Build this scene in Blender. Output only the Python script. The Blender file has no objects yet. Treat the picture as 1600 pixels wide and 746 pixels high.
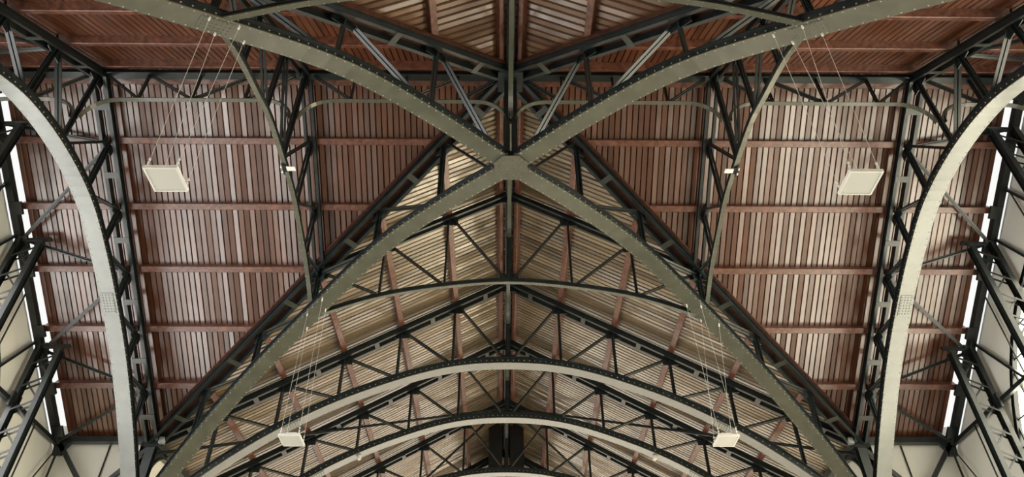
import bpy, math, random
from mathutils import Vector, Matrix
random.seed(7)
SC = bpy.context.scene
COL = SC.collection
PI = math.pi

# ------------------------------------------------------------------ measured geometry (metres)
Z0 = 1.6                     # eye height above the floor
H = 14.762 + Z0              # ridge of both roofs (underside of the purlins)
HW = 10.0                    # half width of the far wing
HT = 8.51                    # half width of the side wings
DROP = 0.6642 * HT           # fall from ridge to eave
EAVE = H - DROP
GX = 12.6                    # gable frames of the side wings
YT = [8.51, 12.15, 16.8, 21.6]
YEND = 26.0
YNEAR = -15.0
DECK = 0.24                  # deck above the ridge plane

# ------------------------------------------------------------------ materials
def nodes(name):
    m = bpy.data.materials.new(name); m.use_nodes = True
    nt = m.node_tree; b = nt.nodes['Principled BSDF']
    return m, nt, b

def noise_mat(name, c1, c2, scale=(6, 6, 6), rough=.5, detail=6, metallic=0.0, bump=0.0, spec=.5, coat=0.0):
    m, nt, b = nodes(name)
    tc = nt.nodes.new('ShaderNodeTexCoord'); mp = nt.nodes.new('ShaderNodeMapping')
    mp.inputs['Scale'].default_value = scale
    nz = nt.nodes.new('ShaderNodeTexNoise'); nz.inputs['Scale'].default_value = 1.0; nz.inputs['Detail'].default_value = detail
    cr = nt.nodes.new('ShaderNodeValToRGB')
    cr.color_ramp.elements[0].position = .35; cr.color_ramp.elements[1].position = .68
    cr.color_ramp.elements[0].color = (*c1, 1); cr.color_ramp.elements[1].color = (*c2, 1)
    L = nt.links
    L.new(tc.outputs['Object'], mp.inputs[0]); L.new(mp.outputs[0], nz.inputs[0])
    L.new(nz.outputs[0], cr.inputs[0]); L.new(cr.outputs[0], b.inputs['Base Color'])
    b.inputs['Roughness'].default_value = rough; b.inputs['Metallic'].default_value = metallic
    b.inputs['Specular IOR Level'].default_value = spec
    if coat:
        b.inputs['Coat Weight'].default_value = coat; b.inputs['Coat IOR'].default_value = 1.7; b.inputs['Coat Roughness'].default_value = .25
    if bump:
        bp = nt.nodes.new('ShaderNodeBump'); bp.inputs['Strength'].default_value = bump; bp.inputs['Distance'].default_value = .01
        L.new(nz.outputs[0], bp.inputs['Height']); L.new(bp.outputs[0], b.inputs['Normal'])
    return m

def board_mat(name, tones, scale, rough, coat=.6):
    """Varnished boards: one tone per board, grain running along it."""
    m, nt, b = nodes(name); L = nt.links
    geo = nt.nodes.new('ShaderNodeNewGeometry')
    cr = nt.nodes.new('ShaderNodeValToRGB')
    el = cr.color_ramp.elements
    el[0].position = 0; el[0].color = (*tones[0], 1); el[1].position = 1; el[1].color = (*tones[-1], 1)
    for i, t in enumerate(tones[1:-1]):
        e = el.new((i + 1) / (len(tones) - 1)); e.color = (*t, 1)
    L.new(geo.outputs['Random Per Island'], cr.inputs[0])
    tc = nt.nodes.new('ShaderNodeTexCoord'); mp = nt.nodes.new('ShaderNodeMapping'); mp.inputs['Scale'].default_value = scale
    nz = nt.nodes.new('ShaderNodeTexNoise'); nz.inputs['Scale'].default_value = 1; nz.inputs['Detail'].default_value = 7; nz.inputs['Roughness'].default_value = .65
    L.new(tc.outputs['Object'], mp.inputs[0]); L.new(mp.outputs[0], nz.inputs[0])
    r2 = nt.nodes.new('ShaderNodeMapRange'); r2.inputs['From Min'].default_value = .3; r2.inputs['From Max'].default_value = .7
    r2.inputs['To Min'].default_value = .62; r2.inputs['To Max'].default_value = 1.3
    L.new(nz.outputs[0], r2.inputs[0])
    mx = nt.nodes.new('ShaderNodeMix'); mx.data_type = 'RGBA'; mx.blend_type = 'MULTIPLY'; mx.inputs[0].default_value = 1
    L.new(cr.outputs[0], mx.inputs[6]); L.new(r2.outputs[0], mx.inputs[7])
    L.new(mx.outputs[2], b.inputs['Base Color'])
    b.inputs['Roughness'].default_value = rough; b.inputs['Specular IOR Level'].default_value = .8
    b.inputs['Coat Weight'].default_value = coat; b.inputs['Coat IOR'].default_value = 1.8; b.inputs['Coat Roughness'].default_value = .24
    return m

def emit_mat(name, col, strength):
    m, nt, b = nodes(name)
    b.inputs['Base Color'].default_value = (.5, .49, .44, 1)
    b.inputs['Emission Color'].default_value = (*col, 1); b.inputs['Emission Strength'].default_value = strength
    return m

M = {}
M['steel'] = noise_mat('dark_green_steel_paint', (.008, .012, .012), (.018, .024, .024), (5, 5, 5), .33, spec=.6)
M['soffit'] = noise_mat('steel_paint_lit_soffit', (.055, .059, .038), (.085, .088, .060), (3, 3, 3), .34, spec=1.0, coat=.6)  # lighter copy of the steel paint; light on the undersides put into the colour
M['tie'] = noise_mat('steel_paint_lit_tie_plate', (.026, .030, .024), (.042, .046, .038), (3, 3, 3), .36, spec=.7)  # steel paint lightened, so the light from below is in the plates' colour
M['rivet'] = noise_mat('worn_pale_rivet_paint', (.30, .30, .25), (.42, .42, .36), (8, 8, 8), .4)
M['timber'] = noise_mat('red_brown_purlin_timber', (.085, .026, .014), (.21, .080, .046), (9, 9, 9), .32, spec=.8)
M['valley'] = noise_mat('dark_valley_timber', (.045, .017, .010), (.10, .034, .018), (9, 9, 9), .5)
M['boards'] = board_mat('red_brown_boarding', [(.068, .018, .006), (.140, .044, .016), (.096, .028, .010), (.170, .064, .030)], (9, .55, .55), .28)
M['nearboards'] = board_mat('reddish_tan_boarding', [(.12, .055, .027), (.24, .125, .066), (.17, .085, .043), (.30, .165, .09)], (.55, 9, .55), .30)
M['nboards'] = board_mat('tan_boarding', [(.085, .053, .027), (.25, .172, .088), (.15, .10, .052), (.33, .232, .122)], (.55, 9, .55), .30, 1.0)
M['black'] = noise_mat('matt_black', (.006, .006, .006), (.012, .012, .012), (4, 4, 4), .7)
M['cream'] = noise_mat('cream_wall_sheet', (.82, .80, .71), (.87, .85, .77), (.8, .8, .8), .7)
M['floor'] = noise_mat('pale_floor', (.26, .24, .215), (.33, .31, .28), (.6, .6, .6), .16)
M['white'] = noise_mat('white_enamel', (.74, .73, .68), (.80, .79, .74), (5, 5, 5), .35)
M['galv'] = noise_mat('galvanised_steel', (.33, .35, .34), (.45, .46, .45), (14, 14, 14), .4, metallic=.5)
M['wire'] = noise_mat('pale_wire', (.55, .53, .49), (.65, .63, .58), (20, 20, 20), .4)
M['lamp'] = emit_mat('lamp_diffuser', (1, .97, .86), .10)
M['winR'] = emit_mat('bright_sky_pane_right', (1.0, .94, .74), 8.2)
M['winL'] = emit_mat('bright_sky_pane_left', (.98, .98, .95), 6.2)
M['winF'] = emit_mat('bright_sky_pane_far', (1.0, .90, .74), 2.2)
M['winS'] = emit_mat('bright_side_pane_right', (1.0, .86, .60), 13)
M['winT'] = emit_mat('bright_side_pane_left', (1.0, .95, .88), 1.0)
M['winN'] = emit_mat('bright_sky_pane_near', (1.0, .96, .9), 1.0)

# ------------------------------------------------------------------ mesh builder
def nrm(v): return v.normalized()
class MB:
    def __init__(s): s.v = []; s.f = []
    def poly(s, pts, faces):
        o = len(s.v); s.v += [tuple(p) for p in pts]; s.f += [tuple(i + o for i in f) for f in faces]
    def prism(s, ring0, ring1):
        n = len(ring0)
        fs = [(i, (i + 1) % n, n + (i + 1) % n, n + i) for i in range(n)]
        fs += [tuple(range(n - 1, -1, -1)), tuple(range(n, 2 * n))]
        s.poly(list(ring0) + list(ring1), fs)
    def frame(s, a, b, side):
        a = Vector(a); b = Vector(b); t = nrm(b - a); side = Vector(side)
        side = nrm(side - t * side.dot(t)); n = t.cross(side)
        if n.z < -1e-6: n = -n
        return a, b, side, n
    def bar(s, a, b, side, *profiles):
        """straight member; each profile is a closed list of (along side, along the in-plane normal that points up)"""
        a, b, sd, n = s.frame(a, b, side)
        for pr in profiles:
            s.prism([a + sd * u + n * w for u, w in pr], [b + sd * u + n * w for u, w in pr])
    def sweep(s, pts, side, prof, ups=None):
        """profile along a planar polyline whose plane normal is side"""
        pts = [Vector(p) for p in pts]; side = nrm(Vector(side)); rings = []
        for i, p in enumerate(pts):
            t = nrm(pts[min(i + 1, len(pts) - 1)] - pts[max(i - 1, 0)])
            n = t.cross(side)
            if ups is not None:
                if n.dot(ups[i]) < 0: n = -n
            elif n.z < 0: n = -n
            rings.append([p + side * u + n * w for u, w in prof])
        m = len(prof); vs = [q for r in rings for q in r]; fs = []
        for i in range(len(rings) - 1):
            for j in range(m):
                k = (j + 1) % m
                fs.append((i * m + j, i * m + k, (i + 1) * m + k, (i + 1) * m + j))
        fs += [tuple(range(m - 1, -1, -1)), tuple((len(rings) - 1) * m + j for j in range(m))]
        s.poly(vs, fs)
    def box(s, c, ax, ay, az):
        c = Vector(c); ax = Vector(ax); ay = Vector(ay); az = Vector(az)
        r = lambda k: [c - ax - ay + az * k, c + ax - ay + az * k, c + ax + ay + az * k, c - ax + ay + az * k]
        s.prism(r(-1), r(1))
    def abox(s, x0, x1, y0, y1, z0, z1):
        s.box(((x0 + x1) / 2, (y0 + y1) / 2, (z0 + z1) / 2), ((x1 - x0) / 2, 0, 0), (0, (y1 - y0) / 2, 0), (0, 0, (z1 - z0) / 2))
    def dome(s, c, n, r, h):
        c = Vector(c); n = nrm(Vector(n)); a = nrm(n.orthogonal()); b = n.cross(a); pts = []
        for rr, hh in ((r, 0), (r * .72, h * .72)):
            pts += [c + (a * math.cos(PI * k / 3) + b * math.sin(PI * k / 3)) * rr + n * hh for k in range(6)]
        pts.append(c + n * h)
        fs = [(i, (i + 1) % 6, 6 + (i + 1) % 6, 6 + i) for i in range(6)] + [(6 + i, 6 + (i + 1) % 6, 12) for i in range(6)]
        s.poly(pts, fs)
    def tube(s, pts, r, seg=8):
        pts = [Vector(p) for p in pts]; rings = []
        ref = None
        for i, p in enumerate(pts):
            t = nrm(pts[min(i + 1, len(pts) - 1)] - pts[max(i - 1, 0)])
            if ref is None: ref = t.orthogonal()
            a = nrm(ref - t * ref.dot(t)); ref = a; b = t.cross(a)
            rings.append([p + (a * math.cos(2 * PI * k / seg) + b * math.sin(2 * PI * k / seg)) * r for k in range(seg)])
        for i in range(len(rings) - 1): s.prism(rings[i], rings[i + 1])
    def build(s, name, mat, parent=None, smooth=False):
        me = bpy.data.meshes.new(name)
        org = Vector((0, 0, 0))
        if parent is not None: org = WORLD[parent.name]
        me.from_pydata([tuple(Vector(v) - org) for v in s.v], [], s.f); me.update()
        import bmesh
        bm = bmesh.new(); bm.from_mesh(me); bmesh.ops.recalc_face_normals(bm, faces=bm.faces); bm.to_mesh(me); bm.free()
        me.materials.append(mat)
        if smooth:
            for p in me.polygons: p.use_smooth = True
        o = bpy.data.objects.new(name, me); COL.objects.link(o)
        if parent is not None: o.parent = parent
        WORLD[o.name] = org
        return o

WORLD = {}
def tag(o, label=None, cat=None, group=None, kind=None):
    if label: o['label'] = label
    if cat: o['category'] = cat
    if group: o['group'] = group
    if kind: o['kind'] = kind
    return o
def thing(name, loc, label, cat, group=None):
    o = bpy.data.objects.new(name, None); o.empty_display_size = .2; o.location = loc; COL.objects.link(o)
    WORLD[o.name] = Vector(loc)
    return tag(o, label, cat, group)
def single(mb, name, mat, label, cat, group=None, loc=None):
    """a thing that is one mesh, with its origin moved to its own middle"""
    vs = [Vector(v) for v in mb.v]
    c = Vector((sum(v.x for v in vs), sum(v.y for v in vs), sum(v.z for v in vs))) / len(vs)
    mb.v = [tuple(v - c) for v in vs]
    o = mb.build(name, mat); o.location = c; WORLD[o.name] = c
    return tag(o, label, cat, group)
def struct(mb, name, mat, parent=None):
    o = mb.build(name, mat, parent)
    if parent is None: o['kind'] = 'structure'
    return o

# ------------------------------------------------------------------ section profiles
def rect(u0, u1, w0, w1): return [(u0, w0), (u1, w0), (u1, w1), (u0, w1)]
def angle(g, w, t, d, sg=1):                      # L section lying on its flange
    return [(sg * a, b) for a, b in ((g, 0), (g + w, 0), (g + w, t), (g + t, t), (g + t, d), (g, d))]
def pair(w, d, g=.014, t=.016): return [angle(g, w, t, d, 1), angle(g, w, t, d, -1)]
def chan(u, w, d, sg):                            # channel of the slotted chords
    return [(sg * a, b) for a, b in ((u, -d), (u + w, -d), (u + w, -d + .02), (u + .02, -d + .02), (u + .02, -.02), (u + w, -.02), (u + w, 0), (u, 0))]

def interp(tab):
    """smooth (Catmull-Rom) interpolation of a (r, z) table mirrored about r = 0"""
    def f(r):
        r = abs(r); pts = [(-tab[1][0], tab[1][1])] + tab + [(2 * tab[-1][0] - tab[-2][0], 2 * tab[-1][1] - tab[-2][1])]
        for i in range(1, len(pts) - 2):
            if r <= pts[i + 1][0] or i == len(pts) - 3:
                (x0, y0), (x1, y1), (x2, y2), (x3, y3) = pts[i - 1:i + 3]
                h = x2 - x1; t = (r - x1) / h
                m1 = (y2 - y0) / (x2 - x0) * h; m2 = (y3 - y1) / (x3 - x1) * h
                return Z0 + (2 * t**3 - 3 * t**2 + 1) * y1 + (t**3 - 2 * t**2 + t) * m1 + (-2 * t**3 + 3 * t**2) * y2 + (t**3 - t**2) * m2
    return f
ARC_NAVE = interp([(0, 11.55), (.185, 11.38), (.38, 10.76), (.565, 9.9), (.745, 8.72), (.9, 7.35), (1, 6.2)])
ARC_SIDE = interp([(0, 12.03), (.17, 11.87), (.30, 11.44), (.46, 10.72), (.62, 9.86), (.78, 8.77), (.91, 7.75), (1, 6.9)])
ARC_DIAG = interp([(0, 11.50), (.15, 11.55), (.31, 11.36), (.48, 10.54), (.65, 9.55), (.775, 8.65), (.87, 7.78), (1, 6.4)])
ARC_JN = interp([(0, 11.54), (.16, 11.40), (.33, 11.06), (.466, 10.55), (.52, 10.3)])
ARC_JS = interp([(0, 11.75), (.14, 11.70), (.22, 11.52), (.36, 11.18), (.5, 10.62), (.56, 10.4)])

# ------------------------------------------------------------------ roof trusses
def truss(name, loc, d, half, arc, r0, r1, label, group, heavy=True, ks=None, splices=(), king=True, rib_end=None, trim=0.0):
    """a roof truss in the vertical plane through loc along d: slotted top chords, arched lower chord, posts and diagonals"""
    d = Vector((d[0], d[1], 0)); L = d.length * half if False else half
    d = nrm(d); side = Vector((-d.y, d.x, 0)); c = Vector((loc[0], loc[1], 0))
    P = lambda r, z: c + d * (L * r) + Vector((0, 0, z))
    top = lambda r: H - DROP * abs(r)
    root = thing(name, (loc[0], loc[1], 0), label, 'roof truss', group)
    cw, cd = (.085, .19) if heavy else (.07, .13)
    cu = .11 if heavy else .07
    halves = [(0, r1)] if r0 >= 0 else [(0, r1), (0, r0)]
    for a, b in halves:
        mb = MB()
        A, B = P(a, top(a)), P(b, top(b))
        mb.bar(A, B, side, chan(cu, cw, cd, 1), chan(cu, cw, cd, -1))
        mb.build('top_chord', M['steel'], root)
    # arched lower chord
    n = max(12, int(abs(r1 - r0) * 30))
    aR0, aR1 = (r0 if rib_end is None else (-rib_end if r0 < 0 else trim)), (r1 if rib_end is None else rib_end)
    if rib_end is None and r0 >= 0: aR0 = trim
    rs = [aR0 + (aR1 - aR0) * i / n for i in range(n + 1)]
    pts = [P(r, arc(r)) for r in rs]
    fw, wd, wt = (.20, .19, .155) if heavy else (.05, .10, .025)
    mb = MB()
    mb.sweep(pts, side, [(-wt, .012), (wt, .012), (wt, wd), (fw * .98, wd), (fw * .98, wd + .022), (-fw * .98, wd + .022), (-fw * .98, wd), (-wt, wd)])
    def along(r):
        e = .004; t = nrm(P(r + e, arc(r + e)) - P(r - e, arc(r - e))); nn = t.cross(side)
        if nn.z < 0: nn = -nn
        return P(r, arc(r)), t, nn
    arclen = sum((pts[i + 1] - pts[i]).length for i in range(n))
    pitch = .19 if heavy else .24
    cnt = int(arclen / pitch)
    rv = MB()
    if heavy:
        for i in range(cnt):
            p, t, nn = along(aR0 + (aR1 - aR0) * (i + .5) / cnt)
            for sg in (-1, 1):
                rv.dome(p + nn * (wd * .55) + side * (sg * wt), side * sg, .017, .012)
    mb.build('arch_rib', M['steel'], root)
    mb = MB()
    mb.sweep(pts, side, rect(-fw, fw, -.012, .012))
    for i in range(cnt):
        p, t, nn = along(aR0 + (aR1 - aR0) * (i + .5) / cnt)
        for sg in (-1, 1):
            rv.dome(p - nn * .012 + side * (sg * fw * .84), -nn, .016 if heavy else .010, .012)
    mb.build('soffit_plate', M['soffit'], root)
    rv.build('rivets', M['rivet'], root)['kind'] = 'stuff'
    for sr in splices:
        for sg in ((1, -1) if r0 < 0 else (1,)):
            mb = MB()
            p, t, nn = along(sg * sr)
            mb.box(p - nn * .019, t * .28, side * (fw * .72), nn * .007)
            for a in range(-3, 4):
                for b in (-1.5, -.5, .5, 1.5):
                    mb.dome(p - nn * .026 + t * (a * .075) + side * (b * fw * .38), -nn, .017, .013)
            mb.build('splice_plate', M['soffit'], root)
    # web members
    lo = lambda r: arc(r) + (wd if heavy else .1)
    hi = lambda r: top(r) - cd * 1.02
    pw = pair(.075, .075) if heavy else pair(.055, .055)
    dw = pair(.065, .065) if heavy else pair(.05, .05)
    ks = ks if ks is not None else range(1, 6)
    sgs = (1,) if r0 >= 0 else (1, -1)
    gus = []
    if king and r0 < 0:
        mb = MB(); a = P(0, lo(0)); b = P(0, hi(0))
        mb.bar(a, b, side, rect(-.07, .07, -.02, .02), rect(-.02, .02, -.07, .07)); mb.build('king_post', M['steel'], root)
        gus.append((P(0, hi(0) - .02), .26, .2)); gus.append((P(0, lo(0) + .08), .24, .1))
    for sg in sgs:
        for k in ks:
            r = sg * k / 6; q = sg * (k - 1) / 6
            if hi(r) - lo(r) > .12 and abs(r) <= abs(aR1) + .01:
                mb = MB(); mb.bar(P(r, lo(r)), P(r, hi(r)), side, *pw); mb.build('post', M['steel'], root)
            if k > 1 or True:
                qq = q if k > 1 or r0 < 0 else sg * .03
                mb = MB(); mb.bar(P(qq + sg * .012, lo(qq)), P(r - sg * .012, hi(r)), side, *dw); mb.build('diagonal', M['steel'], root)
            gus.append((P(r, hi(r) - .03), .24, .13))
    for p, a, b in gus:
        mb = MB(); mb.box(p, d * a, side * .011, Vector((0, 0, b)))
        for u in (-.7, -.25, .25, .7):
            for sd in (-1, 1):
                mb.dome(p + d * (a * u) + Vector((0, 0, b * .5)) + side * (sd * .011), side * sd, .015, .011)
        mb.build('gusset_plate', M['steel'], root)
    # tie plates across the slot of the top chords
    tk = [k + .5 for k in range(0, 6)] if heavy else []
    for sg in sgs:
        for k in tk:
            r = sg * k / 6
            if abs(r) > max(abs(r0), abs(r1)): continue
            t = nrm(P(sg * 1.0, top(1)) - P(0, top(0))); nn = t.cross(side)
            if nn.z < 0: nn = -nn
            mb = MB(); mb.box(P(r, top(r)) - nn * (cd + .008), t * .075, side * (cu + cw), nn * .008)
            mb.build('tie_plate', M['tie'], root)
    return root

far = 'arched trusses across the far wing'
truss('roof_truss', (0, YT[0]), (1, 0), HW, ARC_NAVE, -1, 1, 'wide arched steel truss behind the crossing, nearest full arch of the far wing', far, splices=(.62,))
truss('roof_truss', (0, YT[1]), (1, 0), HW, ARC_NAVE, -1, 1, 'wide arched steel truss of the far wing, second full arch behind the crossing', far, splices=(.62,))
truss('roof_truss', (0, YT[2]), (1, 0), HW, ARC_NAVE, -1, 1, 'arched steel truss of the far wing, third full arch, crown at the bottom edge', far)
truss('roof_truss', (0, YT[3]), (1, 0), HW, ARC_NAVE, -1, 1, 'farthest roof truss, only its slotted rafters seen in front of the black ridge box', far)
st = 'arched trusses at the mouths of the side wings'
truss('roof_truss', (-HW, 0), (0, 1), HT, ARC_SIDE, -1, 1, 'big arched truss with pale soffit at the mouth of the left side wing', st, splices=(.47,))
truss('roof_truss', (HW, 0), (0, 1), HT, ARC_SIDE, -1, 1, 'big arched truss with pale soffit at the mouth of the right side wing', st, splices=(.47,))
jt = 'short trusses between the diagonal ribs'
truss('short_truss', (0, HT / 2), (1, 0), HW, ARC_JN, -.5, .5, 'short thin-ribbed truss linking the two far diagonal ribs behind the crown plate', jt, heavy=False, ks=(1, 2, 3), rib_end=.475)
truss('short_truss', (0, -HT / 2), (1, 0), HW, ARC_JN, -.5, .5, 'short thin-ribbed truss linking the two near diagonal ribs at the top edge', jt, heavy=False, ks=(1, 2, 3), rib_end=.475)
JL = truss('short_truss', (-HW / 2, 0), (0, 1), HT, ARC_JS, -.5, .5, 'short thin-ribbed truss linking the two left diagonal ribs, small lamp at its crown', jt, heavy=False, ks=(1, 2, 3), rib_end=.49)
truss('short_truss', (HW / 2, 0), (0, 1), HT, ARC_JS, -.5, .5, 'short thin-ribbed truss linking the two right diagonal ribs, small lamp at its crown', jt, heavy=False, ks=(1, 2, 3), rib_end=.49)
dg = 'riveted diagonal ribs under the valleys'
DL = math.hypot(HW, HT)
for sx, sy, where in ((-1, 1, 'down to the lower left corner'), (1, 1, 'down to the lower right corner'), (-1, -1, 'up to the upper left corner'), (1, -1, 'up to the upper right corner')):
    truss('valley_truss', (0, 0), (sx * HW, sy * HT), DL, ARC_DIAG, 0, 1,
          'heavy riveted grey-green diagonal rib running from the crown plate ' + where, dg, splices=(.49,), trim=.012)

# crown joint where the four ribs meet
root = thing('crown_joint', (0, 0, 0), 'octagonal riveted crown plate and dark king post where the diagonal ribs meet', 'joint')
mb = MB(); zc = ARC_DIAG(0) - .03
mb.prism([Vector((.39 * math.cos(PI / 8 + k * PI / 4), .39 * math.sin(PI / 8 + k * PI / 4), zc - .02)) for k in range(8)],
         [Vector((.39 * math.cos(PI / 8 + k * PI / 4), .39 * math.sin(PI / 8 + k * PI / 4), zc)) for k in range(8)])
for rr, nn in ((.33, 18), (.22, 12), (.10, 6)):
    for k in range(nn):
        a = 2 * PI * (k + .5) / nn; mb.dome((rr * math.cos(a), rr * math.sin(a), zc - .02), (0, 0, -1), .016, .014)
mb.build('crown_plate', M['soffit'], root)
mb = MB()
for sx in (-1, 1):
    for sy in (-1, 1):
        mb.prism([(sx * u, sy * w, zc + .03) for u, w in ((.02, .02), (.15, .02), (.15, .04), (.04, .04), (.04, .15), (.02, .15))],
                 [(sx * u, sy * w, H - .05) for u, w in ((.02, .02), (.15, .02), (.15, .04), (.04, .04), (.04, .15), (.02, .15))])
mb.build('king_post', M['steel'], root)
mb = MB(); mb.abox(-.19, .19, -.19, .19, zc + .03, zc + .32); mb.build('joint_box', M['steel'], root)
mb = MB(); mb.abox(-.3, .3, -.3, .3, H - .34, H - .06); mb.build('ridge_hub', M['steel'], root)

# ------------------------------------------------------------------ ridge frames (shallow lattice girders hung under the ridges)
RZ = 13.68 + Z0; RE = 13.02 + Z0; RT = H - .12
def ridge_frame(a, b, label, group):
    a = Vector((a[0], a[1], 0)); b = Vector((b[0], b[1], 0)); L = (b - a).length; d = nrm(b - a); side = Vector((-d.y, d.x, 0))
    P = lambda s_, z: a + d * s_ + Vector((0, 0, z))
    root = thing('ridge_girder', a.lerp(b, .5), label, 'girder', group)
    e = .12
    mb = MB(); mb.bar(P(e, RT), P(L - e, RT), side, rect(-.1, .1, -.05, .05)); mb.build('top_chord', M['steel'], root)
    pts = []; ups = []; R = .72; hh = RZ - RE
    for i in range(9):
        t = i / 8 * PI / 2
        pts.append(P(e + R * (1 - math.cos(t)), RE + hh * math.sin(t))); ups.append(d * math.cos(t) * -1 + Vector((0, 0, math.sin(t))))
    for i in range(1, 8):
        pts.append(P(e + R + (L - 2 * e - 2 * R) * i / 8, RZ)); ups.append(Vector((0, 0, 1)))
    for i in range(9):
        t = (1 - i / 8) * PI / 2
        pts.append(P(L - e - R * (1 - math.cos(t)), RE + hh * math.sin(t))); ups.append(d * math.cos(t) + Vector((0, 0, math.sin(t))))
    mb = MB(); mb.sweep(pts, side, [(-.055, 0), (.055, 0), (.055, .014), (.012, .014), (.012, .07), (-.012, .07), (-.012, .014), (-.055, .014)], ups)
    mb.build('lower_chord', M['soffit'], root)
    B = [L * .25, L * .5, L * .75] if L > 3.2 else [L * .5]
    for x in B:
        mb = MB(); mb.bar(P(x, RZ + .02), P(x, RT - .05), side, *pair(.04, .045)); mb.build('strut', M['steel'], root)
    if L > 3.2: dg_ = [(e + .1, RT - .05, B[0], RZ), (B[0], RT - .05, B[1], RZ), (B[1], RZ, B[2], RT - .05), (B[2], RZ, L - e - .1, RT - .05)]
    else: dg_ = [(e + .1, RT - .05, B[0], RZ), (B[0], RZ, L - e - .1, RT - .05)]
    for x0, z0, x1, z1 in dg_:
        mb = MB(); mb.bar(P(x0, z0), P(x1, z1), side, *pair(.04, .045)); mb.build('diagonal', M['steel'], root)
    return root
rg = 'lattice girders under the side wing ridge'
ridge_frame((-HW, 0), (-HW / 2, 0), 'shallow lattice girder under the ridge between left arch and left short truss', rg)
ridge_frame((-HW / 2, 0), (0, 0), 'shallow lattice girder under the ridge between left short truss and central post', rg)
ridge_frame((0, 0), (HW / 2, 0), 'shallow lattice girder under the ridge between central post and right short truss', rg)
ridge_frame((HW / 2, 0), (HW, 0), 'shallow lattice girder under the ridge between right short truss and right arch', rg)
ridge_frame((-GX, 0), (-HW, 0), 'short lattice girder under the ridge between left arch and left gable', rg)
ridge_frame((HW, 0), (GX, 0), 'short lattice girder under the ridge between right arch and right gable', rg)
rn = 'lattice girders under the long ridge'
ridge_frame((0, 0), (0, -HT / 2), 'shallow lattice girder seen end-on above the crown plate at the top edge', rn)
ridge_frame((0, HT / 2), (0, 0), 'shallow lattice girder seen end-on just below the crown plate', rn)
ys = [HT / 2] + YT
for i, w in enumerate(('short far truss and the nearest full arch', 'first and second full arches', 'second and third full arches', 'third and farthest arches')):
    ridge_frame((0, ys[i]), (0, ys[i + 1]), 'girder seen end-on under the long ridge between ' + w, rn)

# ------------------------------------------------------------------ purlins, ridge and valley timbers
ORD = ['', 'first', 'second', 'third', 'fourth', 'fifth']
def purlin(a, b, nrm_, label, group, w=.085, dpt=.21, mat='timber'):
    a = Vector(a); b = Vector(b); t = nrm(b - a); n = nrm(Vector(nrm_)); s = t.cross(n)
    mb = MB(); c = .012
    prof = [(-w + c, 0), (w - c, 0), (w, c), (w, dpt), (-w, dpt), (-w, c)]
    mb.prism([a + s * u + n * v for u, v in prof], [b + s * u + n * v for u, v in prof])
    return single(mb, 'timber_purlin', M[mat], label, 'purlin', group)
sT = DROP / HT; sN = DROP / HW
for sx, lr in ((-1, 'left'), (1, 'right')):
    for sy, fn in ((1, 'far'), (-1, 'near')):
        n = (0, sT * sy, 1)
        for k in range(1, 6):
            y = sy * HT * k / 6; z = H - DROP * k / 6
            if sy < 0 and k > 2: continue
            purlin((sx * (HW * k / 6 + .12), y, z), (sx * (HW - .03), y, z), n,
                   f'red-brown purlin, {ORD[k]} from ridge, {fn} slope of {lr} side wing, inside its arch', f'purlins of the {lr} side wing')
            purlin((sx * (HW + .03), y, z), (sx * (GX - .06), y, z), n,
                   f'shaded purlin, {ORD[k]} from the ridge, {fn} slope of {lr} side wing, beside the gable', f'purlins of the {lr} side wing')
        # long roof
        n = (sN * sx, 0, 1)
        for k in range(1, 6):
            x = sx * HW * k / 6; z = H - DROP * k / 6
            y0 = HT * k / 6 + .12
            if sy > 0:
                spans = [(y0, YT[0] - .03, 'beside the diagonal rib')] + [(YT[i] + .03, YT[i + 1] - .03, w) for i, w in enumerate(('between first and second full arches', 'between second and third full arches', 'between third and fourth arches'))]
                if k == 1: spans.append((YT[3] + .03, YEND, 'beyond the farthest arch'))
                if k > 3: spans.pop()
            else:
                spans = [(-y0, -8.6, 'above the near diagonal rib')] if k < 3 else []
            for s0, s1, w in spans:
                purlin((x, s0, z), (x, s1, z), n, f'red-brown timber purlin, {ORD[k]} {lr} of the long ridge, {w}', 'purlins of the long roof')
for a, b, n, lab in (((-GX + .1, .2, 0), (-.42, .2, 0), (0, sT, 1), 'ridge timber on the far side of the left side wing ridge'),
                     ((-GX + .1, -.2, 0), (-.42, -.2, 0), (0, -sT, 1), 'ridge timber on the near side of the left side wing ridge'),
                     ((.42, .2, 0), (GX - .1, .2, 0), (0, sT, 1), 'ridge timber on the far side of the right side wing ridge'),
                     ((.42, -.2, 0), (GX - .1, -.2, 0), (0, -sT, 1), 'ridge timber on the near side of the right side wing ridge'),
                     ((-.2, .42, 0), (-.2, YEND, 0), (-sN, 0, 1), 'left of the paired ridge timbers running down below the crown plate'),
                     ((.2, .42, 0), (.2, YEND, 0), (sN, 0, 1), 'right of the paired ridge timbers running down below the crown plate'),
                     ((-.2, -.42, 0), (-.2, -8.6, 0), (-sN, 0, 1), 'left of the paired ridge timbers running up above the crown plate'),
                     ((.2, -.42, 0), (.2, -8.6, 0), (sN, 0, 1), 'right of the paired ridge timbers running up above the crown plate')):
    z = H - .2 * (sT if a[1] == b[1] else sN)
    o = purlin((a[0], a[1], z), (b[0], b[1], z), n, lab, 'paired ridge timbers', w=.07); o.name = 'ridge_timber'; o['category'] = 'ridge timber'
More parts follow.
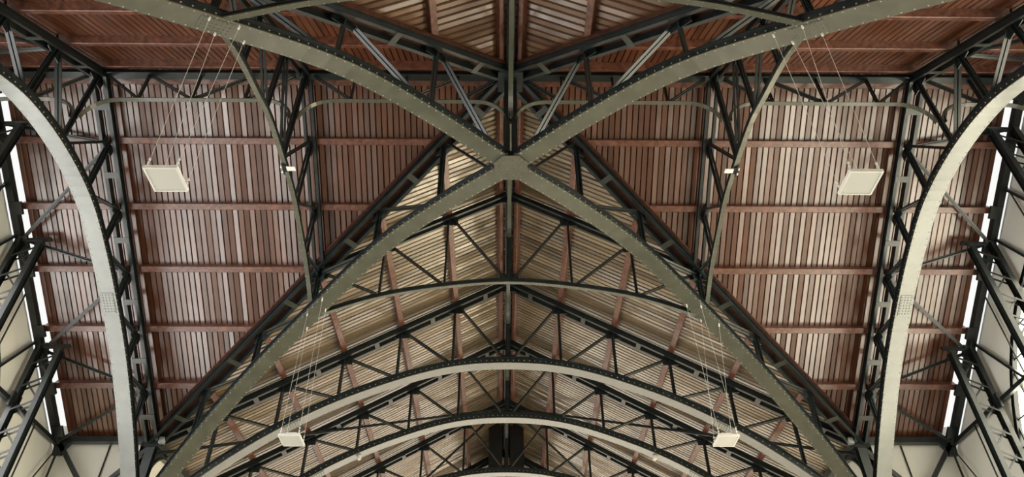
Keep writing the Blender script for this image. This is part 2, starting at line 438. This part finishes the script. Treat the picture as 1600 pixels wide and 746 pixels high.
for sx, sy, w in ((-1, 1, 'lower left'), (1, 1, 'lower right'), (-1, -1, 'upper left'), (1, -1, 'upper right')):
    mb = MB(); d = nrm(Vector((sx * HW, sy * HT, 0))); sd = Vector((-d.y, d.x, 0))
    mb.bar((sx * .2, sy * .17, H - DROP * .02 + .02), (sx * HW, sy * HT, EAVE + .02), sd, [(-.25, .0), (.25, .0), (.25, .06), (.18, .16), (-.18, .16), (-.25, .06)])
    single(mb, 'valley_timber', M['valley'], 'dark reddish valley timber along the roof fold above the %s diagonal rib' % w, 'valley timber', 'valley timbers')

# ------------------------------------------------------------------ boarded decks
PITCH = {'x': .148, 'y': .165}
def deck(along, s, lo, hi, endf, mat, name='ceiling'):
    """boards at fixed `along` coordinate, running from the ridge down the slope; one closed strip per board"""
    mb = MB(); n = int(round(abs(hi - lo) / PITCH[along])); w = (hi - lo) / n
    slope = sT if along == 'x' else sN
    L = math.hypot(1, slope); nv = (slope / L, 1 / L)
    def pt(q, r, off):           # q along the ridge, r out from the ridge, off above the deck
        r2 = r + nv[0] * off; z = H + DECK - slope * r + nv[1] * off - .0
        return (q, s * r2, z) if along == 'x' else (s * r2, q, z)
    for i in range(n):
        q0 = lo + w * i; q1 = q0 + w
        g = w * .03; ch = w * .12
        tl = random.uniform(-.005, .005); dp = random.uniform(-.004, .004)
        ed = .02 if along == 'x' else .04
        if along == 'y': ch = w * .18; g = w * .05
        prof = [(q0 + g, ed), (q0 + ch, -.010 + dp + tl), (q1 - ch, -.010 + dp - tl), (q1 - g, ed), (q1 - g, ed + .015), (q0 + g, ed + .015)]
        a = [pt(q, 0.0, o) for q, o in prof]; b = [pt(q, max(.03, endf(q)), o) for q, o in prof]
        mb.prism(a, b)
    return struct(mb, name, mat)
for sx in (-1, 1):
    for sy in (-1, 1):
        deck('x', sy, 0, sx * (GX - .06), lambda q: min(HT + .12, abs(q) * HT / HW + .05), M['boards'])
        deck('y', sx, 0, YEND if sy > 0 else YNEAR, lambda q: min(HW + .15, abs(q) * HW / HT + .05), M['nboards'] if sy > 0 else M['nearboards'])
# weathering layer above the boards keeps the sky out
mb = MB(); o_ = .5; zr = H + DECK + o_; er = lambda v: H + DECK + o_ - DROP * v
E1 = 1.03
for sx in (-1, 1):
    mb.poly([(0, 0, zr), (sx * HW * E1, YEND + .3, er(E1)), (0, YEND + .3, zr), (sx * HW * E1, HT * E1, er(E1))], [(0, 3, 1, 2)])
    mb.poly([(0, 0, zr), (sx * HW * E1, YNEAR - .3, er(E1)), (0, YNEAR - .3, zr), (sx * HW * E1, -HT * E1, er(E1))], [(0, 3, 1, 2)])
    for sy in (-1, 1):
        mb.poly([(0, 0, zr), (sx * 12.53, 0, zr), (sx * 12.53, sy * HT * E1, er(E1)), (sx * HW * E1, sy * HT * E1, er(E1))], [(0, 1, 2, 3)])
struct(mb, 'roof', M['black'])

# ------------------------------------------------------------------ walls, floor, windows
WX = 12.88
ZS = 6.9; WR = 6.76; WB = .15
def arch_wall(name, cen, du, half, roofz, thick, nout):
    """gable wall with one big arched opening; du runs along the wall, nout points outdoors"""
    du = Vector(du); no = Vector(nout) * thick; cen = Vector(cen); mb = MB()
    us = sorted(set([-half, half, 0] + [WR * math.cos(PI * k / 32) for k in range(33)]))
    for a, b in zip(us[:-1], us[1:]):
        def col(z0a, z0b, z1a, z1b):
            q = [cen + du * a + Vector((0, 0, z0a)), cen + du * b + Vector((0, 0, z0b)), cen + du * b + Vector((0, 0, z1b)), cen + du * a + Vector((0, 0, z1a))]
            mb.prism(q, [p + no for p in q])
        arc = lambda u: ZS + math.sqrt(max(0, WR * WR - u * u)) if abs(u) <= WR + 1e-6 else None
        if abs(a) <= WR + 1e-6 and abs(b) <= WR + 1e-6:
            col(arc(a), arc(b), roofz(a), roofz(b)); col(0, 0, WB, WB)
        else: col(0, 0, roofz(a), roofz(b))
    return struct(mb, name, M['cream'])
def arch_window(name, cen, du, nout, mat, barmat):
    du = Vector(du); no = nrm(Vector(nout)); cen = Vector(cen); up = Vector((0, 0, 1))
    root = bpy.data.objects.new(name, None); COL.objects.link(root); root.location = cen; WORLD[root.name] = cen; root['kind'] = 'structure'
    pts = [du * (WR * math.cos(PI * k / 40)) + up * (ZS + WR * math.sin(PI * k / 40)) for k in range(41)] + [-du * WR + up * WB, du * WR + up * WB]
    mb = MB(); c = cen + no * .12
    mb.prism([c + p for p in pts], [c + p + no * .02 for p in pts]); p = mb.build('pane', mat, root)
    mb = MB(); c = cen + no * .06
    rim = [c + q for q in pts[:41]]
    ups = [nrm(q - (c + up * ZS)) for q in rim]
    mb.sweep(rim, no, rect(-.06, .06, -.06, .06), ups)
    for sg in (-1, 1): mb.bar(c + du * (sg * WR) + up * WB, c + du * (sg * WR) + up * ZS, no, rect(-.06, .06, -.05, .05))
    u = -6.75 + .75
    while u < 6.01:
        zt = ZS + math.sqrt(WR * WR - u * u)
        mb.bar(c + du * u + up * WB, c + du * u + up * zt, no, rect(-.025, .025, -.022, .022)); u += .75
    z = WB
    while z < ZS + WR - .2:
        hw = WR if z <= ZS else math.sqrt(WR * WR - (z - ZS)**2)
        mb.bar(c - du * hw + up * z, c + du * hw + up * z, no, rect(-.02, .02, -.018, .018)); z += .62
    mb.build('window_frame', M['steel'], root)
    return root
rzT = lambda u: H - .06 - sT * abs(u)
rzN = lambda u: H + DECK + .48 - sN * abs(u)
arch_wall('wall_left', (-WX, 0, 0), (0, 1, 0), HT + .3, rzT, .25, (-1, 0, 0)); arch_window('window_1', (-WX, 0, 0), (0, 1, 0), (-1, 0, 0), M['winL'], 0)
arch_wall('wall_right', (WX, 0, 0), (0, 1, 0), HT + .3, rzT, .25, (1, 0, 0)); arch_window('window_2', (WX, 0, 0), (0, 1, 0), (1, 0, 0), M['winR'], 0)
arch_wall('wall_far', (0, YEND, 0), (1, 0, 0), HW + .3, rzN, .25, (0, 1, 0)); arch_window('window_3', (0, YEND, 0), (1, 0, 0), (0, 1, 0), M['winF'], 0)
arch_wall('wall_near', (0, YNEAR, 0), (1, 0, 0), HW + .3, rzN, .25, (0, -1, 0)); arch_window('window_4', (0, YNEAR, 0), (1, 0, 0), (0, -1, 0), M['winN'], 0)
wt = EAVE + DECK + .3
nwin = 5
def side_window(sx, y0, y1, z0, z1, mat):
    global nwin
    x = sx * (HW + .25); name = 'window_%d' % nwin; nwin += 1
    c = Vector((x, (y0 + y1) / 2, z0)); root = bpy.data.objects.new(name, None); COL.objects.link(root); root.location = c; WORLD[root.name] = c; root['kind'] = 'structure'
    mb = MB(); xa, xb = sorted((x - sx * .03, x - sx * .01)); mb.abox(xa, xb, y0, y1, z0, z1); mb.build('pane', mat, root)
    mb = MB(); xa, xb = sorted((x - sx * .09, x - sx * .001)); w = .06
    for a, b, c0, c1 in ((y0 - w, y1 + w, z0 - w, z0), (y0 - w, y1 + w, z1, z1 + w), (y0 - w, y0, z0, z1), (y1, y1 + w, z0, z1)): mb.abox(xa, xb, a, b, c0, c1)
    k = 5
    for i in range(1, k):
        y = y0 + (y1 - y0) * i / k; mb.abox(xa, xb, y - .02, y + .02, z0, z1)
        z = z0 + (z1 - z0) * i / k; mb.abox(xa, xb, y0, y1, z - .02, z + .02)
    mb.build('window_frame', M['steel'], root)
for a, b in zip(YT, YT[1:] + [YEND]):
    side_window(1, a + .7, b - .7, 3.2, 8.2, M['winS']); side_window(-1, a + .7, b - .7, 3.2, 8.2, M['winT'])
for sx, lr in ((-1, 'left'), (1, 'right')):
    for sy, fn in ((1, 'far'), (-1, 'near')):
        ya, yb = sorted((sy * (HT + .22), sy * (HT + .42)))
        xa, xb = sorted((sx * (HW + .25), sx * (WX + .2)))
        mb = MB(); mb.abox(xa, xb, ya, yb, 0, wt); struct(mb, 'wall_%s_%s_return' % (lr, fn), M['cream'])
        xa, xb = sorted((sx * (HW + .25), sx * (HW + .45)))
        ya, yb = sorted((sy * (HT + .22), YEND if sy > 0 else YNEAR))
        mb = MB(); mb.abox(xa, xb, ya, yb, 0, wt); struct(mb, 'wall_%s_%s_side' % (lr, fn), M['cream'])
mb = MB(); mb.abox(-14, 14, -16, 27, -.2, 0); struct(mb, 'floor', M['floor'])

# ------------------------------------------------------------------ gable framing of the side wings
zr_ = lambda y: H - sT * abs(y)
ZIG = [(HW, .15), (GX, 1.0), (HW, 1.42), (GX, 3.5), (HW, 4.25), (GX, 6.1), (HW, 7.09), (GX, 8.4)]
for sx, lr in ((-1, 'left'), (1, 'right')):
    XO = sx * (GX + .04); XI = sx * (GX - .54)
    for sy, fn in ((1, 'far'), (-1, 'near')):
        # slotted rake beam
        root = thing('gable_rafter', (XO, sy * HT / 2, 0), f'dark slotted rake beam along the {fn} slope of the {lr} gable', 'rafter', 'gable rake beams')
        for off, wd_ in ((.045, .12),):
            mb = MB(); mb.bar((XO + off * sx, 0, H - .02), (XO + off * sx, sy * (HT + .1), zr_(HT + .1) - .02), (1, 0, 0), rect(-wd_ / 1.4, wd_ / 1.4, -.12, .06)); mb.build('rail', M['steel'], root)
        for q in (.3, 1.42, 2.84, 3.6, 4.25, 5.67, 6.1, 7.09, 8.2):
            mb = MB(); mb.bar((XO, sy * (q - .14), zr_(q - .14) - .03), (XO, sy * (q + .14), zr_(q + .14) - .03), (1, 0, 0), rect(-.2, .1, -.13, -.06) if sx > 0 else rect(-.1, .2, -.13, -.06)); mb.build('tie_plate', M['steel'], root)
    for yc in (-1.0, 1.0, 3.5, 6.0):
        w = {1.0: 'nearest the ridge', 3.5: 'middle of three', 6.0: 'nearest the eave'}[abs(yc)]
        root = thing('lattice_column', (XO, yc, 0), f'blue-black laced gable column, {w}, {"far" if yc > 0 else "near"} half of the {lr} gable', 'column', f'laced columns of the {lr} gable')
        zt = zr_(yc) - .1
        for x in (XO, XI):
            mb = MB(); mb.abox(x - .02, x + .02, yc - .085, yc + .085, 0, zt - (.15 if x == XI else 0))
            mb.abox(x - .065, x + .065, yc - .1, yc - .085, 0, zt - (.15 if x == XI else 0)); mb.abox(x - .065, x + .065, yc + .085, yc + .1, 0, zt - (.15 if x == XI else 0))
            mb.build('leg', M['steel'], root)
        z = zt - .35; j = 0
        while z > 4.2:
            for dy in (-.09, .09):
                mb = MB(); mb.bar((XO, yc + dy, z - .3), (XI, yc + dy, z), (0, 1, 0), rect(-.008, .008, -.025, .025)); mb.build('lacing_bar', M['steel'], root)
            mb = MB(); mb.bar((XO, yc, z), (XI, yc, z - .62), (0, 1, 0), rect(-.02, .02, -.02, .02)); mb.build('lacing_bar', M['steel'], root)
            z -= .66
        mb = MB(); mb.bar((XO, yc, zt - .06), (sx * (GX - .75), yc, zt - .02), (0, 1, 0), rect(-.05, .05, -.035, .035)); mb.build('head_bracket', M['steel'], root)
        mb = MB(); mb.box((XO, yc, EAVE - .1), (.03, 0, 0), (0, .2, 0), (0, 0, .2)); mb.build('girt_plate', M['steel'], root)
    # girt at eave height, mullions and raking braces of the gable frame
    for sy, fn in ((1, 'far'), (-1, 'near')):
        for a, b, w in list(zip(ZIG[1:-1], ZIG[2:], ('first', 'second', 'third', 'fourth', 'fifth', 'sixth')))[:6 if sy > 0 else 2]:
            mb = MB(); mb.bar((sx * a[0], sy * a[1], zr_(a[1]) - .12), (sx * b[0], sy * b[1], zr_(b[1]) - .12), (0, .5, 1), rect(-.012, .012, -.045, .045), rect(-.045, .045, -.012, .012))
            single(mb, 'roof_brace', M['steel'], f'thin zigzag roof brace, {w} below the ridge, {fn} slope beside the {lr} gable', 'brace', 'zigzag roof braces')
        if sy < 0: continue
        mb = MB(); mb.bar((XO + sx * .1, sy * .1, EAVE - .08), (XO + sx * .1, sy * HT, EAVE - .08), (1, 0, 0), rect(-.05, .05, -.055, .055))
        single(mb, 'gable_girt', M['steel'], f'dark level girt at eave height across the {fn} half of the {lr} gable', 'girt', 'gable girts')
        for q, w in ((2.25, 'upper'), (4.75, 'middle'), (7.25, 'lower')):
            xm_ = XO + sx * (.14 if q < 7 else .06)
            mb = MB(); mb.tube([(xm_, sy * q, 0), (xm_, sy * q, zr_(q) - .1 if q < 7 else EAVE - .05)], .022, 6)
            single(mb, 'gable_mullion', M['steel'], f'thin dark upright bar on the cream {lr} gable, {w} of the {fn} half', 'mullion', 'thin gable uprights')
        for (y0, z0), (y1, z1), w in (((6.0, 10.9 + Z0), (4.8, 9.1 + Z0), 'lower'), ((3.5, 12.55 + Z0), (2.3, 10.4 + Z0), 'middle'), ((2.3, 13.15 + Z0), (1.0, 10.6 + Z0), 'upper')):
            mb = MB(); mb.bar((XO + sx * .1, sy * y0, z0), (XO + sx * .1, sy * y1, z1), (1, 0, 0), rect(-.03, .03, -.035, .035))
            single(mb, 'gable_brace', M['steel'], f'dark raking brace on the {lr} gable, {w} of the {fn} half', 'brace', 'raking gable braces')
        mb = MB(); mb.tube([(XO + sx * .04, sy * 8.46, EAVE - .4), (XO + sx * .04, sy * 7.35, EAVE - 2.7)], .02, 6)
        single(mb, 'tie_rod', M['steel'], f'thin dark rod slanting down from the corner node of the {lr} gable', 'rod', 'gable tie rods')
        # corner column, eave beam, knee braces
        yc = sy * HT
        root = thing('corner_column', (sx * GX, yc, 0), f'blue-black corner column with splayed gusset at the {fn} end of the {lr} gable', 'column', 'gable corner columns')
        mb = MB(); mb.tube([(sx * (GX + .08), yc + sy * .1, 0), (sx * (GX + .08), yc + sy * .1, EAVE - .3)], .03, 8); mb.build('shaft', M['steel'], root)
        mb = MB(); mb.prism([Vector((sx * GX - sx * u, yc - sy * .05, EAVE + w)) for u, w in ((-.16, .0), (.5, 0), (.3, -.1), (.2, -.25), (.14, -.45), (-.1, -.45))],
                            [Vector((sx * GX - sx * u, yc + sy * .05, EAVE + w)) for u, w in ((-.16, .0), (.5, 0), (.3, -.1), (.2, -.25), (.14, -.45), (-.1, -.45))]); mb.build('gusset_plate', M['steel'], root)
        xm = (HW + GX) / 2
        mb = MB(); mb.bar((sx * HW, yc, EAVE - .02), (sx * GX, yc, EAVE - .02), (0, 1, 0), rect(-.1, .1, -.06, .1))
        single(mb, 'eave_beam', M['steel'], f'dark eave beam above the cream wall, {fn} side of the {lr} side wing', 'beam', 'side wing eave beams')
        for x0, w in ((GX, 'gable'), (HW, 'arch')):
            mb = MB(); mb.bar((sx * x0, yc, EAVE - .12), (sx * (xm + (x0 - xm) * .06), yc, EAVE - 1.55), (0, 1, 0), rect(-.05, .05, -.06, .06))
            single(mb, 'knee_brace', M['steel'], f'sloping knee brace on the cream wall from the {w} end, {fn} side of {lr} wing', 'brace', 'eave wall knee braces')
        mb = MB(); mb.tube([(sx * xm, sy * (HT + .19), 1), (sx * xm, sy * (HT + .19), EAVE - .05)], .022, 6)
        single(mb, 'wall_mullion', M['steel'], f'thin dark upright on the cream wall below the eave, {fn} side of {lr} wing', 'mullion', 'thin wall uprights')
        # main crossing column
        root = thing('crossing_column', (sx * HW, yc, 0), f'dark crossing column with curved bracket and small box at its head, {fn} {lr} corner', 'column', 'crossing columns')
        mb = MB(); x = sx * HW
        mb.abox(x - .12, x + .12, yc - .11, yc - .09, 0, EAVE - .05); mb.abox(x - .12, x + .12, yc + .09, yc + .11, 0, EAVE - .05); mb.abox(x - .015, x + .015, yc - .09, yc + .09, 0, EAVE - .05)
        mb.build('shaft', M['steel'], root)
        pts = []; ups = []
        for j in range(11):
            t = j / 10 * PI / 2
            pts.append((x, yc + sy * (.1 + .95 * (1 - math.cos(t))), EAVE - 1.15 + .95 * math.sin(t))); ups.append(Vector((0, -sy * math.cos(t), math.sin(t))))
        mb = MB(); mb.sweep(pts, (1, 0, 0), rect(-.09, .09, 0, .05), ups); mb.sweep(pts, (1, 0, 0), rect(-.015, .015, .05, .16), ups); mb.build('curved_bracket', M['steel'], root)
        mb = MB(); mb.abox(x - sx * .28 - .075, x - sx * .28 + .075, yc - sy * .14 - .06, yc - sy * .14 + .06, EAVE - .16, EAVE + .02); mb.build('junction_box', M['galv'], root)
        mb = MB(); mb.prism([Vector((x + u, yc + w, EAVE - .24)) for u, w in ((-.22, -.16), (.22, -.16), (.22, .16), (-.22, .16))], [Vector((x + u, yc + w, EAVE - .04)) for u, w in ((-.2, -.14), (.2, -.14), (.2, .14), (-.2, .14))]); mb.build('capital', M['steel'], root)
        e = sy * (YEND if sy > 0 else -YNEAR)
        mb = MB(); mb.bar((x, yc, EAVE - .02), (x, e, EAVE - .02), (1, 0, 0), rect(-.1, .1, -.08, .1))
        single(mb, 'eave_beam', M['steel'], f'dark eave beam along the {lr} wall of the {"far" if sy > 0 else "near"} wing', 'beam', 'long eave beams')
    # long diagonal bracing in the plane of the far roof
    zn = lambda x: H - sN * abs(x) - .26
    for y0, y1, w in ((YT[2], YT[0] + .3, 'first two bays'), (YT[2], YEND - .4, 'last two bays')):
        mb = MB(); mb.bar((sx * .25, y0, zn(.25)), (sx * HW, y1, zn(HW)), (-sx * sN, 0, -1), rect(-.02, .02, -.05, .05), rect(-.05, .05, -.012, .012))
        single(mb, 'roof_brace', M['steel'], f'long dark diagonal roof brace crossing the {w} of the far wing, {lr} slope', 'brace', 'long roof braces')

# ------------------------------------------------------------------ black box under the far ridge
root = thing('ventilation_box', (0, 20.5, 0), 'tall black box fixed under the far ridge above the lowest visible arch', 'ventilation box')
mb = MB(); ya, yb = 18.9, 23.2; zb = H - 2.3; hwb = .74; zt = lambda x: H + .18 - sN * abs(x)
for sx in (-1, 1):
    prof = [(sx * .17, zb), (sx * hwb, zb), (sx * hwb, zt(hwb)), (sx * .17, zt(.17))]
    mb = MB(); mb.prism([Vector((x, ya, z)) for x, z in prof], [Vector((x, yb, z)) for x, z in prof]); mb.build('casing', M['black'], root)
for sx in (-1, 1):
    mb = MB(); mb.abox(sx * hwb - .02, sx * hwb + .02, ya - .02, ya + .05, zb, zt(hwb)); mb.build('corner_trim', M['steel'], root)

# ------------------------------------------------------------------ hanging lamp panels
def lamp(x, y, z, w, l, hang, label):
    root = thing('hanging_lamp', (x, y, z), label, 'lamp', 'square hanging lamp panels')
    hx, hy = w / 2, l / 2
    mb = MB()
    mb.abox(x - hx, x + hx, y - hy, y - hy + .025, z, z + .05); mb.abox(x - hx, x + hx, y + hy - .025, y + hy, z, z + .05)
    mb.abox(x - hx, x - hx + .025, y - hy + .025, y + hy - .025, z, z + .05); mb.abox(x + hx - .025, x + hx, y - hy + .025, y + hy - .025, z, z + .05)
    mb.abox(x - hx + .025, x + hx - .025, y - hy + .025, y + hy - .025, z + .03, z + .05)
    mb.build('frame', M['white'], root)
    mb = MB(); mb.abox(x - hx + .026, x + hx - .026, y - hy + .026, y + hy - .026, z + .008, z + .028); mb.build('diffuser', M['lamp'], root)
    mb = MB(); mb.abox(x - .13, x + .13, y - .11, y + .11, z + .05, z + .13)
    for i in range(6):
        yy = y - .1 + i * .04; mb.abox(x - .12, x + .12, yy - .006, yy + .006, z + .13, z + .16)
    mb.build('driver_box', M['white'], root)
    for sg in (-1, 1):
        mb = MB(); mb.abox(x - hx * .9, x + hx * .9, y + sg * hy * .62 - .018, y + sg * hy * .62 + .018, z + .05, z + .072); mb.build('bracket', M['galv'], root)
    for (px, py), (qx, qy, qz) in zip(((-1, -1), (1, -1), (-1, 1), (1, 1)), hang):
        a = Vector((x + px * hx * .84, y + py * hy * .84, z + .06)); b = Vector((qx, qy, qz))
        mb = MB(); mb.tube([a, b], .0035, 6)
        wv = mb.build('suspension_wire', M['wire'], root)
        mb = MB()
        for t in (.0, .015, .035): mb.tube([a.lerp(b, t), a.lerp(b, t) + (b - a).normalized() * .035], .016, 6)
        mb.build('turnbuckle', M['white'], wv)
        mb = MB(); mb.tube([b - (b - a).normalized() * .07, b + Vector((0, 0, .02))], .018, 6); mb.build('hook', M['white'], wv)
def on_diag(r, sx, sy, off):
    d = Vector((sx * HW, sy * HT, 0)); s = nrm(Vector((-d.y, d.x, 0)))
    p = d * r + s * off; return (p.x, p.y, ARC_DIAG(r) - .02)
for sx, lr in ((-1, 'left'), (1, 'right')):
    for sy, zz, w, l, lab in ((-1, 7.03 + Z0, .46, .46, f'square white lamp panel hanging by wires in front of the {lr} side wing boards'),
                              (1, 7.1 + Z0, .48, .55, f'square white lamp panel hanging low on wires before the far wing arches, {lr} side')):
        x = sx * 4.72 if sy < 0 else sx * 4.83; y = sy * 4.05 if sy < 0 else sy * 4.2
        if sy < 0: hang = [on_diag(r, sx, sy, o) for r, o in ((.50, .14), (.485, -.14), (.465, .14), (.45, -.14))]
        else: hang = [on_diag(r, sx, sy, o) for r, o in ((.47, -.14), (.455, .14), (.52, -.14), (.495, .14))]
        hang = sorted(hang, key=lambda q: q[1]); hang = sorted(hang[:2], key=lambda q: q[0]) + sorted(hang[2:], key=lambda q: q[0])
        lamp(x, y, zz, w, l, hang, lab)
# small lamps at the crowns of the short side trusses
for sx, lr in ((-1, 'left'), (1, 'right')):
    x = sx * HW / 2; z = ARC_JS(.03)
    root = thing('emergency_lamp', (x, .28, z - .1), f'tiny white lamp on a black clamp at the crown of the {lr} short truss', 'lamp', 'tiny clamp lamps')
    mb = MB(); mb.abox(x - sx * .05, x - sx * .24, .22, .34, z - .075, z - .05); mb.build('housing', M['white'], root)
    mb = MB(); mb.abox(x - .04, x + .04, .2, .4, z - .05, z - .013); mb.tube([(x + sx * .04, .16, z - .03), (x + sx * .04, .46, z - .06)], .02, 8); mb.build('clamp', M['black'], root)
    mb = MB(); mb.tube([(x + sx * .07, .22, z - .04), (x + sx * .07, .27, z - .05)], .02, 8); mb.tube([(x + sx * .07, .36, z - .05), (x + sx * .07, .41, z - .06)], .02, 8); mb.build('spot_head', M['white'], root)
    zz = ARC_NAVE(.49) - .02; xx = sx * 4.9
    mb = MB(); mb.tube([(xx, YT[1], zz), (xx, YT[1], zz - .06), (xx, YT[1], zz - .12)], .07, 12); mb.tube([(xx, YT[1], zz - .12), (xx, YT[1], zz - .15)], .045, 12)
    single(mb, 'smoke_detector', M['white'], f'small white knob-shaped sensor under the second full arch, {lr} side', 'sensor', 'small white sensors')

# ------------------------------------------------------------------ world, camera
w = bpy.data.worlds.new('sky'); SC.world = w; w.use_nodes = True
w.node_tree.nodes['Background'].inputs[0].default_value = (.97, .97, .95, 1); w.node_tree.nodes['Background'].inputs[1].default_value = 1.0

cam = bpy.data.cameras.new('camera'); co = bpy.data.objects.new('camera', cam); COL.objects.link(co); SC.camera = co
th, yaw, roll = 0.70272, 0.014976, -0.005531
F = Vector((math.sin(yaw) * math.cos(th), math.cos(yaw) * math.cos(th), math.sin(th)))
R = Vector((math.cos(yaw), -math.sin(yaw), 0)); U = R.cross(F)
R2 = R * math.cos(roll) + U * math.sin(roll); U2 = -R * math.sin(roll) + U * math.cos(roll)
mat = Matrix((R2, U2, -F)).transposed().to_4x4(); mat.translation = Vector((-0.1514, -11.156, Z0)); co.matrix_world = mat
cam.sensor_width = 36; cam.lens = 1147.49 / 1600 * 36; cam.clip_end = 200; cam.clip_start = .05

SC.view_settings.view_transform = 'Standard'; SC.view_settings.look = 'None'
SC.view_settings.exposure = 0.0; SC.view_settings.gamma = 1; SC.view_settings.use_curve_mapping = False
